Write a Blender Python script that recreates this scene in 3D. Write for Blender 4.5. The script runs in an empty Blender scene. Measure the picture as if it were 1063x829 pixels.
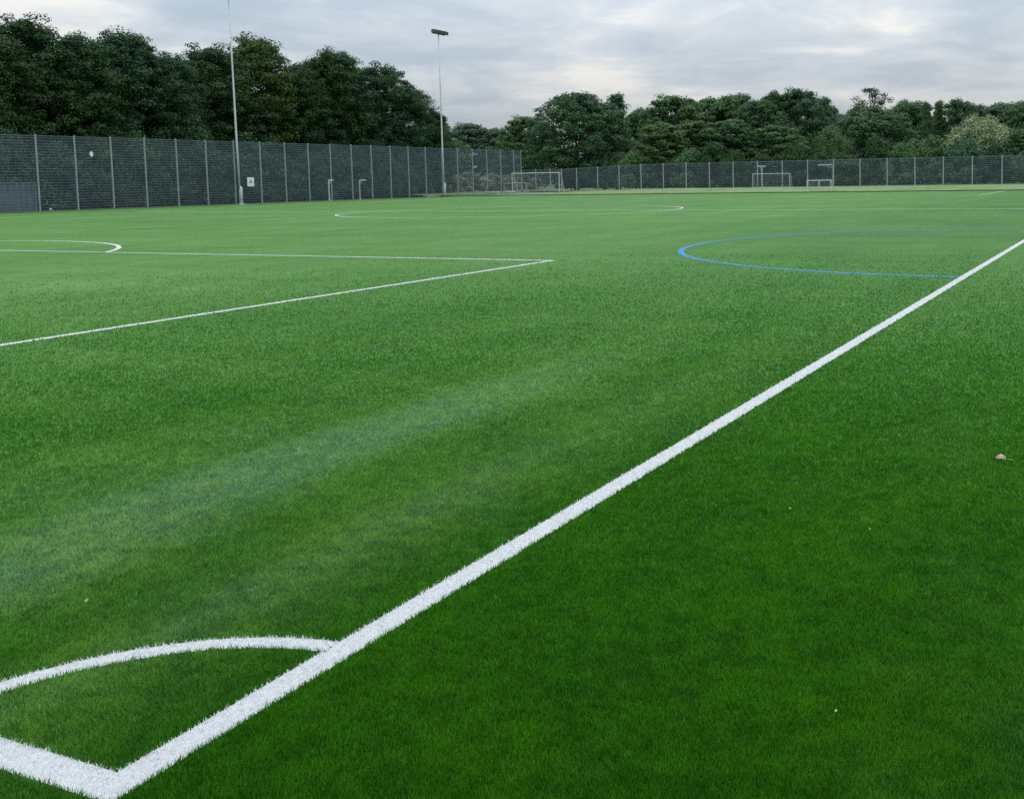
import bpy, bmesh, math, random
import numpy as np
from mathutils import Vector, Matrix

random.seed(11)
RNG = np.random.default_rng(7)
S = bpy.context.scene
COL = S.collection
R = math.radians
TURF_Z = -0.022            # turf backing; blade tips end near z = 0
HALF_W, HALF_L = 28.41, 46.61
LINE_W = 0.113

# ------------------------------------------------------------------ helpers
class MB:
    """collects boxes, bars, tubes and quads, then links them as ONE mesh object"""
    def __init__(self): self.v = []; self.f = []; self.m = []
    def _add(self, vs, fs, mi=0):
        b = len(self.v); self.v += [tuple(x) for x in vs]
        self.f += [tuple(b + i for i in q) for q in fs]; self.m += [mi] * len(fs)
    def quad(self, a, b, c, d, mi=0): self._add([a, b, c, d], [(0, 1, 2, 3)], mi)
    def box(self, c, s, rz=0.0, mi=0):
        x, y, z = [k / 2 for k in s]; cs, sn = math.cos(rz), math.sin(rz)
        vs = []
        for dz in (-z, z):
            for dx, dy in ((-x, -y), (x, -y), (x, y), (-x, y)):
                vs.append((c[0] + dx * cs - dy * sn, c[1] + dx * sn + dy * cs, c[2] + dz))
        self._add(vs, [(3, 2, 1, 0), (4, 5, 6, 7), (0, 1, 5, 4), (1, 2, 6, 5), (2, 3, 7, 6), (3, 0, 4, 7)], mi)
    def tube(self, pts, rad, n=8, caps=True, mi=0):
        pts = [Vector(p) for p in pts]
        if not hasattr(rad, '__len__'): rad = [rad] * len(pts)
        rings = []
        prev = None
        for i, p in enumerate(pts):
            t = (pts[min(i + 1, len(pts) - 1)] - pts[max(i - 1, 0)]).normalized()
            if prev is None:
                up = Vector((0, 0, 1)) if abs(t.z) < 0.9 else Vector((1, 0, 0))
                x = t.cross(up).normalized()
            else:
                x = (prev - t * prev.dot(t)).normalized()
            prev = x; y = t.cross(x)
            rings.append([p + (x * math.cos(2 * math.pi * k / n) + y * math.sin(2 * math.pi * k / n)) * rad[i] for k in range(n)])
        vs = [q for r in rings for q in r]; fs = []
        for i in range(len(pts) - 1):
            for k in range(n):
                a = i * n + k; b = i * n + (k + 1) % n
                fs.append((a, b, b + n, a + n))
        if caps:
            fs.append(tuple(range(n - 1, -1, -1))); fs.append(tuple((len(pts) - 1) * n + k for k in range(n)))
        self._add(vs, fs, mi)
    def build(self, name, mats, parent=None, smooth=False):
        me = bpy.data.meshes.new(name); me.from_pydata(self.v, [], self.f); me.update()
        for m in (mats if isinstance(mats, (list, tuple)) else [mats]): me.materials.append(m)
        if any(self.m): me.polygons.foreach_set('material_index', self.m)
        if smooth: me.polygons.foreach_set('use_smooth', [True] * len(me.polygons))
        o = bpy.data.objects.new(name, me); COL.objects.link(o)
        if parent: o.parent = parent
        return o

def tag(o, label=None, cat=None, group=None, kind=None):
    if label: o['label'] = label
    if cat: o['category'] = cat
    if group: o['group'] = group
    if kind: o['kind'] = kind
    return o

def empty(name, loc, rz=0.0):
    o = bpy.data.objects.new(name, None); COL.objects.link(o)
    o.location = loc; o.rotation_euler.z = rz; o.empty_display_size = 0.3
    return o

def copy_tree(o, parent=None):
    c = o.copy(); COL.objects.link(c)
    if parent: c.parent = parent
    for ch in list(o.children): copy_tree(ch, c)
    return c

def arrays_mesh(name, verts, nper, attr=None, attr_name='tone'):
    """a mesh of equal-sided polygons straight from numpy arrays"""
    n = len(verts) // nper
    me = bpy.data.meshes.new(name)
    me.vertices.add(len(verts)); me.vertices.foreach_set('co', np.ascontiguousarray(verts, np.float32).ravel())
    me.loops.add(len(verts)); me.loops.foreach_set('vertex_index', np.arange(len(verts), dtype=np.int32))
    me.polygons.add(n); me.polygons.foreach_set('loop_start', np.arange(0, len(verts), nper, dtype=np.int32))
    if attr is not None:
        a = me.attributes.new(attr_name, 'FLOAT', 'FACE'); a.data.foreach_set('value', np.ascontiguousarray(attr, np.float32))
    me.update(calc_edges=True)
    return me

# ------------------------------------------------------------------ materials
def new_mat(name):
    m = bpy.data.materials.new(name); m.use_nodes = True
    nt = m.node_tree; b = nt.nodes['Principled BSDF']
    return m, nt, b

def N(nt, t, **kw):
    n = nt.nodes.new(t)
    for k, v in kw.items(): setattr(n, k, v)
    return n

def mixrgb(nt, fac, a, b, blend='MIX'):
    n = N(nt, 'ShaderNodeMix', data_type='RGBA', blend_type=blend)
    for sock, val in ((n.inputs[0], fac), (n.inputs[6], a), (n.inputs[7], b)):
        if hasattr(val, 'is_output'): nt.links.new(val, sock)
        elif isinstance(val, (int, float)): sock.default_value = val
        else: sock.default_value = (*val, 1) if len(val) == 3 else val
    return n.outputs[2]

def noise(nt, vec, scale, detail=4, rough=0.55, dist=0.0):
    n = N(nt, 'ShaderNodeTexNoise'); n.inputs['Scale'].default_value = scale
    n.inputs['Detail'].default_value = detail; n.inputs['Roughness'].default_value = rough; n.inputs['Distortion'].default_value = dist
    if vec is not None: nt.links.new(vec, n.inputs['Vector'])
    return n.outputs['Fac']

def mapr(nt, val, a, b, c=0.0, d=1.0, smooth=True):
    n = N(nt, 'ShaderNodeMapRange'); n.interpolation_type = 'SMOOTHSTEP' if smooth else 'LINEAR'
    nt.links.new(val, n.inputs['Value'])
    for k, v in zip(('From Min', 'From Max', 'To Min', 'To Max'), (a, b, c, d)): n.inputs[k].default_value = v
    return n.outputs['Result']

def math_n(nt, op, a, b=None):
    n = N(nt, 'ShaderNodeMath', operation=op)
    for s, v in zip(n.inputs, (a, b)):
        if v is None: continue
        if hasattr(v, 'is_output'): nt.links.new(v, s)
        else: s.default_value = v
    return n.outputs[0]

def plain(name, col, rough=0.6, metal=0.0, spec=0.4, var=0.12, scale=3.0):
    m, nt, b = new_mat(name)
    tc = N(nt, 'ShaderNodeTexCoord')
    f = noise(nt, tc.outputs['Object'], scale, 5)
    c = mixrgb(nt, mapr(nt, f, 0.3, 0.7), tuple(k * (1 - var) for k in col), tuple(min(1, k * (1 + var)) for k in col))
    nt.links.new(c, b.inputs['Base Color'])
    b.inputs['Roughness'].default_value = rough; b.inputs['Metallic'].default_value = metal
    b.inputs['Specular IOR Level'].default_value = spec
    return m

M_galv = plain('galvanised_steel', (0.29, 0.32, 0.33), 0.55, 0.0, 0.5)
M_wire = plain('fence_wire', (0.175, 0.225, 0.265), 0.6, 0.0, 0.4)
M_mast = plain('mast_steel', (0.55, 0.58, 0.59), 0.5, 0.0, 0.5, 0.08)
M_dark = plain('lamp_housing', (0.075, 0.085, 0.09), 0.5)
M_glass = plain('lamp_glass', (0.10, 0.11, 0.12), 0.2, 0.0, 0.6)
M_white = plain('white_paint', (0.72, 0.74, 0.74), 0.45, 0.0, 0.5, 0.06)
M_offwhite = plain('grey_white_paint', (0.30, 0.34, 0.34), 0.5, 0.0, 0.4, 0.1)
M_pale = plain('weathered_white_paint', (0.46, 0.50, 0.49), 0.5, 0.0, 0.4, 0.1)
M_net = plain('net_cord', (0.5, 0.52, 0.52), 0.8)
M_print = plain('sign_print', (0.05, 0.055, 0.06), 0.7)
M_bark = plain('bark', (0.075, 0.06, 0.045), 0.9, 0, 0.2, 0.35, 1.5)
M_cont = plain('container_paint', (0.105, 0.125, 0.14), 0.6, 0, 0.4, 0.2, 0.8)

# --- turf colours, shared by the sheet and the blades -----------------------
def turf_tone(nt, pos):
    """brushed-pile sheen painted in as stripes along the touchline, plus soft used-turf patches"""
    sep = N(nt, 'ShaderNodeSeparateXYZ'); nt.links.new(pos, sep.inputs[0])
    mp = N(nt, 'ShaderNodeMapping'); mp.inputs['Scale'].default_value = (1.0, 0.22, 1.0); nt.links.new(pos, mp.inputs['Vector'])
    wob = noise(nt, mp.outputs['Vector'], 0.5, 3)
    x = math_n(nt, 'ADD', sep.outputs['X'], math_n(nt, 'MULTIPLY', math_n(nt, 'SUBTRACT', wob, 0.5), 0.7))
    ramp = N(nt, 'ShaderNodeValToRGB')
    # painted sheen and wear against distance from the touchline, -4 m .. +1 m
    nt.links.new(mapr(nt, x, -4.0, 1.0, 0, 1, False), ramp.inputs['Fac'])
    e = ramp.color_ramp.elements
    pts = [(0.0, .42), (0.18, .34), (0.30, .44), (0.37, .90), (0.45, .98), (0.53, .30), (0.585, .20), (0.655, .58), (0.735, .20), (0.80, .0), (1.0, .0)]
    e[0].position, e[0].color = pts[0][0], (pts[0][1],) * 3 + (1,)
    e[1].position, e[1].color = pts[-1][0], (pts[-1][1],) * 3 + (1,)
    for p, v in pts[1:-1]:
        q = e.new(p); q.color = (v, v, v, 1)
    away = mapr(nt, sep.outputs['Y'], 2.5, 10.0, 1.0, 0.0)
    outer = mapr(nt, sep.outputs['Y'], 4.0, 14.0, 0.0, 0.26)       # run-off: brush streak tone grows away from the corner
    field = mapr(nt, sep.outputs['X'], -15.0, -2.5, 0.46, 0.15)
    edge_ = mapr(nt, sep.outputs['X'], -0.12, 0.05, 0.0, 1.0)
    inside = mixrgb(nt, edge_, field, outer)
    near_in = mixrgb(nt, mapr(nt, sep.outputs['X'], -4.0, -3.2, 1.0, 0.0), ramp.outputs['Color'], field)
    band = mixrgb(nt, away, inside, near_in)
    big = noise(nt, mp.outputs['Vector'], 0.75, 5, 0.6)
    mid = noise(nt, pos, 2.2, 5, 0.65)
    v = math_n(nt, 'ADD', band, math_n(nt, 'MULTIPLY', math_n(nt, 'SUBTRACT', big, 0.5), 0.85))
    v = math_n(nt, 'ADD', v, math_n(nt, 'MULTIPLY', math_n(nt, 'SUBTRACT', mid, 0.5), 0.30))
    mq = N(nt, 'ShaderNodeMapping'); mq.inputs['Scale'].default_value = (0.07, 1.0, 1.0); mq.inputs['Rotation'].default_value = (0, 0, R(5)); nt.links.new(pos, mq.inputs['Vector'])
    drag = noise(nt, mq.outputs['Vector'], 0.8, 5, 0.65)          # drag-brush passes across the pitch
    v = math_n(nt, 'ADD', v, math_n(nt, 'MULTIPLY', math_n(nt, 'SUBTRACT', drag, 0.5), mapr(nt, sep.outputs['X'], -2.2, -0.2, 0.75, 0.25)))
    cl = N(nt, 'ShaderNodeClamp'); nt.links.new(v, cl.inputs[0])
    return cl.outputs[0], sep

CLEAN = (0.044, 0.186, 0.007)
PILE_SHEEN = (0.17, 0.33, 0.125)     # brushed-pile sheen painted as a paler, greyer green     # lush green yarn
DUSTY_SHEEN = (0.110, 0.268, 0.044)     # used, infill-greyed pile with brushed sheen painted in

m, nt, b = new_mat('turf_blade')
geo = N(nt, 'ShaderNodeNewGeometry'); at = N(nt, 'ShaderNodeAttribute', attribute_name='tone')
dust_sheen, sep = turf_tone(nt, geo.outputs['Position'])
c = mixrgb(nt, mapr(nt, dust_sheen, 0.45, 1.0, 0, 1, False), mixrgb(nt, mapr(nt, dust_sheen, 0.0, 0.5, 0, 1, False), CLEAN, DUSTY_SHEEN), PILE_SHEEN)
pa = noise(nt, geo.outputs['Position'], 9.0, 4, 0.65); pb = noise(nt, geo.outputs['Position'], 1.3, 3, 0.6)
c = mixrgb(nt, mapr(nt, pa, 0.34, 0.66), mixrgb(nt, 1.0, c, (0.76, 0.80, 0.95), 'MULTIPLY'), mixrgb(nt, 1.0, c, (1.22, 1.18, 1.1), 'MULTIPLY'))
c = mixrgb(nt, mapr(nt, pb, 0.36, 0.64), mixrgb(nt, 1.0, c, (0.84, 0.90, 1.05), 'MULTIPLY'), mixrgb(nt, 1.0, c, (1.12, 1.07, 0.92), 'MULTIPLY'))
c = mixrgb(nt, at.outputs['Fac'], mixrgb(nt, 1.0, c, (0.52, 0.57, 0.5), 'MULTIPLY'), mixrgb(nt, 1.0, c, (1.6, 1.5, 1.6), 'MULTIPLY'))
nt.links.new(c, b.inputs['Base Color']); b.inputs['Roughness'].default_value = 0.5
b.inputs['Specular IOR Level'].default_value = 0.08
tr = N(nt, 'ShaderNodeBsdfTranslucent'); nt.links.new(c, tr.inputs['Color'])
ms = N(nt, 'ShaderNodeMixShader'); ms.inputs[0].default_value = 0.25
nt.links.new(b.outputs[0], ms.inputs[1]); nt.links.new(tr.outputs[0], ms.inputs[2])
nt.links.new(ms.outputs[0], nt.nodes['Material Output'].inputs['Surface'])
M_blade = m

m, nt, b = new_mat('turf_sheet')
geo = N(nt, 'ShaderNodeNewGeometry')
dust_sheen, sep = turf_tone(nt, geo.outputs['Position'])
c = mixrgb(nt, mapr(nt, dust_sheen, 0.45, 1.0, 0, 1, False), mixrgb(nt, mapr(nt, dust_sheen, 0.0, 0.5, 0, 1, False), CLEAN, DUSTY_SHEEN), PILE_SHEEN)
fine = noise(nt, geo.outputs['Position'], 55, 3, 0.7)
mid = noise(nt, geo.outputs['Position'], 7, 5, 0.7)
wide = noise(nt, geo.outputs['Position'], 0.17, 6, 0.65)
c = mixrgb(nt, 1.0, c, (0.52, 0.595, 0.45), 'MULTIPLY')
c = mixrgb(nt, mapr(nt, fine, 0.25, 0.75), mixrgb(nt, 1.0, c, (0.90,) * 3, 'MULTIPLY'), mixrgb(nt, 1.0, c, (1.10, 1.10, 1.10), 'MULTIPLY'))
c = mixrgb(nt, mapr(nt, mid, 0.3, 0.7), mixrgb(nt, 1.0, c, (0.80,) * 3, 'MULTIPLY'), mixrgb(nt, 1.0, c, (1.2,) * 3, 'MULTIPLY'))
c = mixrgb(nt, mapr(nt, wide, 0.35, 0.68, 0, 1), mixrgb(nt, 1.0, c, (0.78, 0.90, 0.6), 'MULTIPLY'), mixrgb(nt, 1.0, c, (1.14, 1.06, 1.22), 'MULTIPLY'))
nt.links.new(c, b.inputs['Base Color']); b.inputs['Roughness'].default_value = 0.75
b.inputs['Specular IOR Level'].default_value = 0.06
b.inputs['Sheen Weight'].default_value = 0.06; b.inputs['Sheen Roughness'].default_value = 0.5
bp = N(nt, 'ShaderNodeBump'); bp.inputs['Strength'].default_value = 0.35; bp.inputs['Distance'].default_value = 0.03
nt.links.new(fine, bp.inputs['Height']); nt.links.new(bp.outputs['Normal'], b.inputs['Normal'])
M_turf = m

def yarn(name, col, lo=0.72):
    m, nt, b = new_mat(name)
    geo = N(nt, 'ShaderNodeNewGeometry'); at = N(nt, 'ShaderNodeAttribute', attribute_name='tone')
    f = noise(nt, geo.outputs['Position'], 40, 3, 0.6)
    c = mixrgb(nt, mapr(nt, f, 0.2, 0.8), tuple(k * lo for k in col), col)
    c = mixrgb(nt, mapr(nt, at.outputs['Fac'], 0, 1, 0.0, 0.55), c, tuple(k * 0.5 for k in col))
    nt.links.new(c, b.inputs['Base Color']); b.inputs['Roughness'].default_value = 0.5; b.inputs['Specular IOR Level'].default_value = 0.3
    tr = N(nt, 'ShaderNodeBsdfTranslucent'); nt.links.new(c, tr.inputs['Color'])
    ms = N(nt, 'ShaderNodeMixShader'); ms.inputs[0].default_value = 0.35
    nt.links.new(b.outputs[0], ms.inputs[1]); nt.links.new(tr.outputs[0], ms.inputs[2])
    nt.links.new(ms.outputs[0], nt.nodes['Material Output'].inputs['Surface'])
    return m
M_yarn = yarn('white_yarn', (0.92, 0.92, 0.925), 0.88)
M_blue = yarn('blue_yarn', (0.012, 0.31, 0.70), 0.8)

def ground_mat(name, cols, s1, s2, rough=0.95):
    m, nt, b = new_mat(name)
    geo = N(nt, 'ShaderNodeNewGeometry'); p = geo.outputs['Position']
    a = mapr(nt, noise(nt, p, s1, 5, 0.6), 0.35, 0.65); d = mapr(nt, noise(nt, p, s2, 4, 0.7), 0.3, 0.7)
    c = mixrgb(nt, d, mixrgb(nt, a, cols[0], cols[1]), mixrgb(nt, a, cols[1], cols[2]))
    nt.links.new(c, b.inputs['Base Color']); b.inputs['Roughness'].default_value = rough; b.inputs['Specular IOR Level'].default_value = 0.15
    bp = N(nt, 'ShaderNodeBump'); bp.inputs['Strength'].default_value = 0.6; bp.inputs['Distance'].default_value = 0.05
    nt.links.new(noise(nt, p, 12, 3), bp.inputs['Height']); nt.links.new(bp.outputs['Normal'], b.inputs['Normal'])
    return m
M_rough = ground_mat('rough_grass', [(0.030, 0.065, 0.016), (0.050, 0.095, 0.022), (0.085, 0.115, 0.04)], 0.25, 3)
M_bank = ground_mat('dry_bank_grass', [(0.085, 0.16, 0.05), (0.13, 0.205, 0.075), (0.19, 0.24, 0.11)], 0.3, 2.5)
M_kerb = ground_mat('timber_edging', [(0.035, 0.045, 0.02), (0.05, 0.06, 0.025), (0.07, 0.08, 0.035)], 1, 6)
M_path = ground_mat('pale_gravel', [(0.33, 0.34, 0.30), (0.42, 0.43, 0.40), (0.5, 0.5, 0.46)], 0.4, 5)

# leaves: the tint is each tree's own object colour
m, nt, b = new_mat('leaf')
oi = N(nt, 'ShaderNodeObjectInfo'); at = N(nt, 'ShaderNodeAttribute', attribute_name='tone')
tc = N(nt, 'ShaderNodeTexCoord')
c = mixrgb(nt, at.outputs['Fac'], mixrgb(nt, 1.0, oi.outputs['Color'], (0.55, 0.58, 0.62), 'MULTIPLY'), mixrgb(nt, 1.0, oi.outputs['Color'], (1.55, 1.5, 1.25), 'MULTIPLY'))
pz = noise(nt, tc.outputs['Object'], 0.35, 3)
c = mixrgb(nt, mapr(nt, pz, 0.35, 0.65), c, mixrgb(nt, 1.0, c, (1.08, 1.1, 0.9), 'MULTIPLY'))
nt.links.new(c, b.inputs['Base Color']); b.inputs['Roughness'].default_value = 0.65; b.inputs['Specular IOR Level'].default_value = 0.15
tr = N(nt, 'ShaderNodeBsdfTranslucent'); nt.links.new(c, tr.inputs['Color'])
ms = N(nt, 'ShaderNodeMixShader'); ms.inputs[0].default_value = 0.2
nt.links.new(b.outputs[0], ms.inputs[1]); nt.links.new(tr.outputs[0], ms.inputs[2])
nt.links.new(ms.outputs[0], nt.nodes['Material Output'].inputs['Surface'])
M_leaf = m

# ------------------------------------------------------------------ ground
g = MB(); L = 900
g.quad((-L, -L, -0.07), (L, -L, -0.07), (L, L, -0.07), (-L, L, -0.07))
tag(g.build('ground', M_rough), kind='structure')

def wavy_sheet(x0, x1, y0, y1, z, step=4.0):
    mb = MB()
    nx = max(1, int((x1 - x0) / step)); ny = max(1, int((y1 - y0) / step))
    for i in range(nx):
        for j in range(ny):
            a, c_ = x0 + (x1 - x0) * i / nx, x0 + (x1 - x0) * (i + 1) / nx
            d, e_ = y0 + (y1 - y0) * j / ny, y0 + (y1 - y0) * (j + 1) / ny
            mb.quad((a, d, z), (c_, d, z), (c_, e_, z), (a, e_, z))
    return mb
tag(wavy_sheet(-66.6, 12, -9, 95.9, TURF_Z).build('pitch', M_turf), kind='structure')

def bank_h(x): 
    t = min(1, max(0, (x + 66) / 16)); return -0.02 + 0.38 * t * t * (3 - 2 * t)
xs = [-69.4 + k * 1.5 for k in range(150)]
mb = MB()
for i in range(len(xs) - 1):
    a, c_ = xs[i], xs[i + 1]; za, zc = bank_h(a), bank_h(c_)
    mb.quad((a, 95.98, min(za, .03)), (c_, 95.98, min(zc, .03)), (c_, 100.5, zc), (a, 100.5, za))
    mb.quad((a, 100.5, za), (c_, 100.5, zc), (c_, 113.3, zc), (a, 113.3, za))
tag(mb.build('bank', M_bank), kind='structure')
mb = MB()
for i in range(len(xs) - 1):
    a, c_ = xs[i], xs[i + 1]; za, zc = bank_h(a), bank_h(c_)
    mb.quad((a, 113.3, za), (c_, 113.3, zc), (c_, 330, zc), (a, 330, za))
tag(mb.build('woodland_floor', M_rough), kind='structure')
mb = MB()
for i in range(len(xs) - 1):
    a, c_ = xs[i], xs[i + 1]; za, zc = .06, .06
    v = [(a, 95.90, -0.06), (c_, 95.90, -0.06), (c_, 95.97, -0.06), (a, 95.97, -0.06), (a, 95.90, za), (c_, 95.90, zc), (c_, 95.97, zc), (a, 95.97, za)]
    mb._add(v, [(4, 5, 6, 7), (0, 1, 5, 4), (2, 3, 7, 6)])
tag(mb.build('kerb_edging', M_kerb), kind='structure')
mb = MB()
for i in range(12):
    a, c_ = -70 + i * 2.2, -70 + (i + 1) * 2.2
    if i in (9,): continue
    mb.quad((a, 108.9, bank_h(a) + .006), (c_, 108.9, bank_h(c_) + .006), (c_, 111.0, bank_h(c_) + .006), (a, 111.0, bank_h(a) + .006))
tag(mb.build('path', M_path), kind='structure')
mb = MB()
for (xa, za), (xb, zb) in zip([(-70.4, -.06), (-71.2, .16), (-73.5, .24), (-90, .24)], [(-71.2, .16), (-73.5, .24), (-90, .24), (-92, -.06)]):
    mb.quad((xb, 95, zb), (xa, 95, za), (xa, 150, za), (xb, 150, zb))
tag(mb.build('rough_field', M_bank), kind='structure')

# ------------------------------------------------------------------ pitch markings and turf blades
CAM = np.array([2.42756, -1.79210, 1.58013])
def blades(xy, width_scale=1.0, hmin=0.016, hmax=0.027, tone=None, lean_bias=None, lean_sd=.45):
    n = len(xy)
    d = np.hypot(xy[:, 0] - CAM[0], xy[:, 1] - CAM[1])
    w = np.clip(d * 0.00070, 0.0017, 0.024) * RNG.uniform(.75, 1.35, n) * width_scale
    h = RNG.uniform(hmin, hmax, n)
    az = RNG.uniform(0, 2 * np.pi, n); lean = np.abs(RNG.normal(0, lean_sd, n)).clip(0, 1.15)
    lx = np.sin(lean) * np.cos(az); ly = np.sin(lean) * np.sin(az)
    if lean_bias is not None: lx = lx + lean_bias[:, 0]; ly = ly + lean_bias[:, 1]
    s = np.sqrt((1 - np.clip(lx ** 2 + ly ** 2, 0, .85)))
    fa = RNG.uniform(0, np.pi, n)
    ax, ay = np.cos(fa) * w / 2, np.sin(fa) * w / 2
    z0 = np.full(n, TURF_Z - 0.002)
    A = np.stack([xy[:, 0] - ax, xy[:, 1] - ay, z0], -1)
    B = np.stack([xy[:, 0] + ax, xy[:, 1] + ay, z0], -1)
    mx, my, mz = xy[:, 0] + lx * h * .45, xy[:, 1] + ly * h * .45, z0 + h * .62 * s
    Cc = np.stack([mx + ax * .8, my + ay * .8, mz], -1); D = np.stack([mx - ax * .8, my - ay * .8, mz], -1)
    tip = np.stack([xy[:, 0] + lx * h * 1.1, xy[:, 1] + ly * h * 1.1, z0 + h * s], -1)
    return A, B, Cc, tip, D

def ring_area(X, Y, cx, cy, r):
    q = np.hypot(X - cx, Y - cy); return (q <= r) & (q >= r - LINE_W * .9)
edge = lambda X: RNG.normal(0, 0.0028, len(X))
def in_touch(X, Y): return (X < 0 + edge(X)) & (X > -LINE_W + edge(X)) & (Y > -0.0)
def in_goal(X, Y): return (Y > 0 + edge(X)) & (Y < LINE_W + edge(X)) & (X <= 0)
def in_corner(X, Y):
    q = np.hypot(X, Y); return (q < 1.0 + edge(X)) & (q > 1.0 - 0.085 + edge(X)) & (X < -LINE_W) & (Y > LINE_W)
def in_box(X, Y):
    bx = -HALF_W + 20.16
    return ((X < bx) & (X > bx - LINE_W) & (Y < 16.5) & (Y > 0)) | ((Y < 16.5) & (Y > 16.5 - LINE_W) & (X < bx))

# green blades over the near half of the view, thinning with distance
NB = 1500000
a_, r0, r1 = 0.6, 1.75, 23.5
u = RNG.random(NB)
rr = (r0 ** -a_ + u * (r1 ** -a_ - r0 ** -a_)) ** (-1 / a_)
th = RNG.uniform(R(-6), R(66), NB)
XY = np.stack([CAM[0] - rr * np.sin(th), CAM[1] + rr * np.cos(th)], -1)
X, Y = XY[:, 0], XY[:, 1]
keep = (RNG.random(NB) > np.clip((rr - 6.5) / 17, 0, 1) ** .75) & ~(in_touch(X, Y) | in_goal(X, Y) | in_corner(X, Y) | in_box(X, Y))
XY = XY[keep]
# brushing direction of the pile: stripes parallel to the touchline
ph = np.sin(XY[:, 0] * 2 * np.pi / 1.25 + 0.9)
bias = np.stack([ph * 0.08, ph * 0.18], -1) * (XY[:, 0] < 0)[:, None]
A, B, Cc, T, D = blades(XY, lean_bias=bias)
tone = np.clip(RNG.normal(0, 1, len(XY)) * np.clip(1.0 / np.hypot(XY[:, 0] - CAM[0], XY[:, 1] - CAM[1]), .05, .36) + .47, 0, 1)
V = np.stack([A, B, Cc, T, D], 1).reshape(-1, 3)
me = arrays_mesh('turf_grass', V, 5, tone); me.materials.append(M_blade)
o = bpy.data.objects.new('turf_grass', me); COL.objects.link(o)
tag(o, 'short green artificial turf blades covering the near pitch', 'grass', kind='stuff')
del V, A, B, Cc, T, D, XY, X, Y, rr, th, u

LZ = TURF_Z + 0.004
def marking(name, quads, tufts, mat, dens_ref=26000.0, maxr=24.0, fn=None, bounds=None, lift=0.0):
    """a line of coloured yarn: its sheet and, where near, its own blades, one mesh"""
    verts = []; faces = []
    for q in quads:
        k = len(verts); verts += [(p[0], p[1], LZ + lift) for p in q]; faces.append((k, k + 1, k + 2, k + 3))
    nb = 0; tn = [0.35 if fn is None else 0.7] * len(faces)
    if fn is not None:
        x0, x1, y0, y1 = bounds
        n = int((x1 - x0) * (y1 - y0) * tufts)
        xy = np.stack([RNG.uniform(x0, x1, n), RNG.uniform(y0, y1, n)], -1)
        d = np.hypot(xy[:, 0] - CAM[0], xy[:, 1] - CAM[1])
        k = fn(xy[:, 0], xy[:, 1]) & (RNG.random(n) < np.clip((2.6 / d) ** 1.7, .02, 1)) & (d < maxr)
        xy = xy[k]
        A, B, Cc, T, D = blades(xy, 1.2, .014, .022, lean_sd=.62)
        nb = len(xy); base = len(verts)
        verts += [tuple(p) for p in np.stack([A, B, Cc, T, D], 1).reshape(-1, 3).tolist()]
        faces += [tuple(range(base + 5 * i, base + 5 * i + 5)) for i in range(nb)]
        tn += list(np.clip(np.abs(RNG.normal(0, .45, nb)), 0, 1))
    me = bpy.data.meshes.new(name); me.from_pydata(verts, [], faces); me.update()
    at = me.attributes.new('tone', 'FLOAT', 'FACE'); at.data.foreach_set('value', np.array(tn, np.float32))
    me.materials.append(mat)
    o = bpy.data.objects.new(name, me); COL.objects.link(o)
    return tag(o, kind='structure')
def strip(x0, x1, y0, y1): return [((x0, y0), (x1, y0), (x1, y1), (x0, y1))]
def arcq(cx, cy, r, a0, a1, n=96, w=LINE_W):
    q = []
    for i in range(n):
        p, s = a0 + (a1 - a0) * i / n, a0 + (a1 - a0) * (i + 1) / n
        f = lambda t, rad: (cx + rad * math.cos(t), cy + rad * math.sin(t))
        q.append((f(p, r - w), f(p, r), f(s, r), f(s, r - w)))
    return q
bx = -HALF_W + 20.16
FL = 2 * HALF_L
marking('touchline', strip(-LINE_W, 0, LINE_W, FL - LINE_W), 40000, M_yarn, fn=lambda X, Y: in_touch(X, Y) & (Y > LINE_W), bounds=(-.14, .03, LINE_W, 22))
marking('goal_line', strip(-2 * HALF_W, 0, 0, LINE_W), 40000, M_yarn, fn=in_goal, bounds=(-3.2, 0, -.03, .15))
marking('corner_arc', arcq(0, 0, 1.0, math.pi / 2 + .113, math.pi - .113, 40, .085), 40000, M_yarn, fn=in_corner, bounds=(-1.03, -LINE_W, LINE_W, 1.03))
marking('penalty_area_line', strip(bx - LINE_W, bx, LINE_W, 16.5 - LINE_W) + strip(-HALF_W - 20.16, bx, 16.5 - LINE_W, 16.5), 14000, M_yarn,
        fn=lambda X, Y: in_box(X, Y) & (Y > LINE_W), bounds=(-16, bx + .03, 2, 16.55))
marking('goal_area_line', strip(-HALF_W + 9.16 - LINE_W, -HALF_W + 9.16, LINE_W, 5.5 - LINE_W) + strip(-HALF_W - 9.16, -HALF_W + 9.16, 5.5 - LINE_W, 5.5), 0, M_yarn)
d0 = math.asin(5.52 / 9.15)
marking('penalty_arc', arcq(-HALF_W, 11, 9.15, d0, math.pi - d0, 120), 0, M_yarn)
marking('centre_circle', arcq(-HALF_W, HALF_L, 9.15, 0, 2 * math.pi, 220), 0, M_yarn)
marking('halfway_line', strip(-2 * HALF_W, -LINE_W, HALF_L - LINE_W * .7, HALF_L + LINE_W * .7), 0, M_yarn, lift=0.004)
marking('far_penalty_area_line', strip(bx - LINE_W, bx, FL - 16.5, FL - LINE_W) + strip(-HALF_W - 20.16, bx - LINE_W, FL - 16.5, FL - 16.5 + LINE_W), 0, M_yarn)
marking('far_goal_line', strip(-2 * HALF_W, 0, FL - LINE_W, FL), 0, M_yarn)
marking('far_touchline', strip(-2 * HALF_W, -2 * HALF_W + LINE_W, LINE_W, FL - LINE_W), 0, M_yarn)
marking('blue_arc', arcq(0, 22.22, 7.42, math.pi / 2 + .017, 3 * math.pi / 2 - .017, 160, .135), 0, M_blue)

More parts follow.
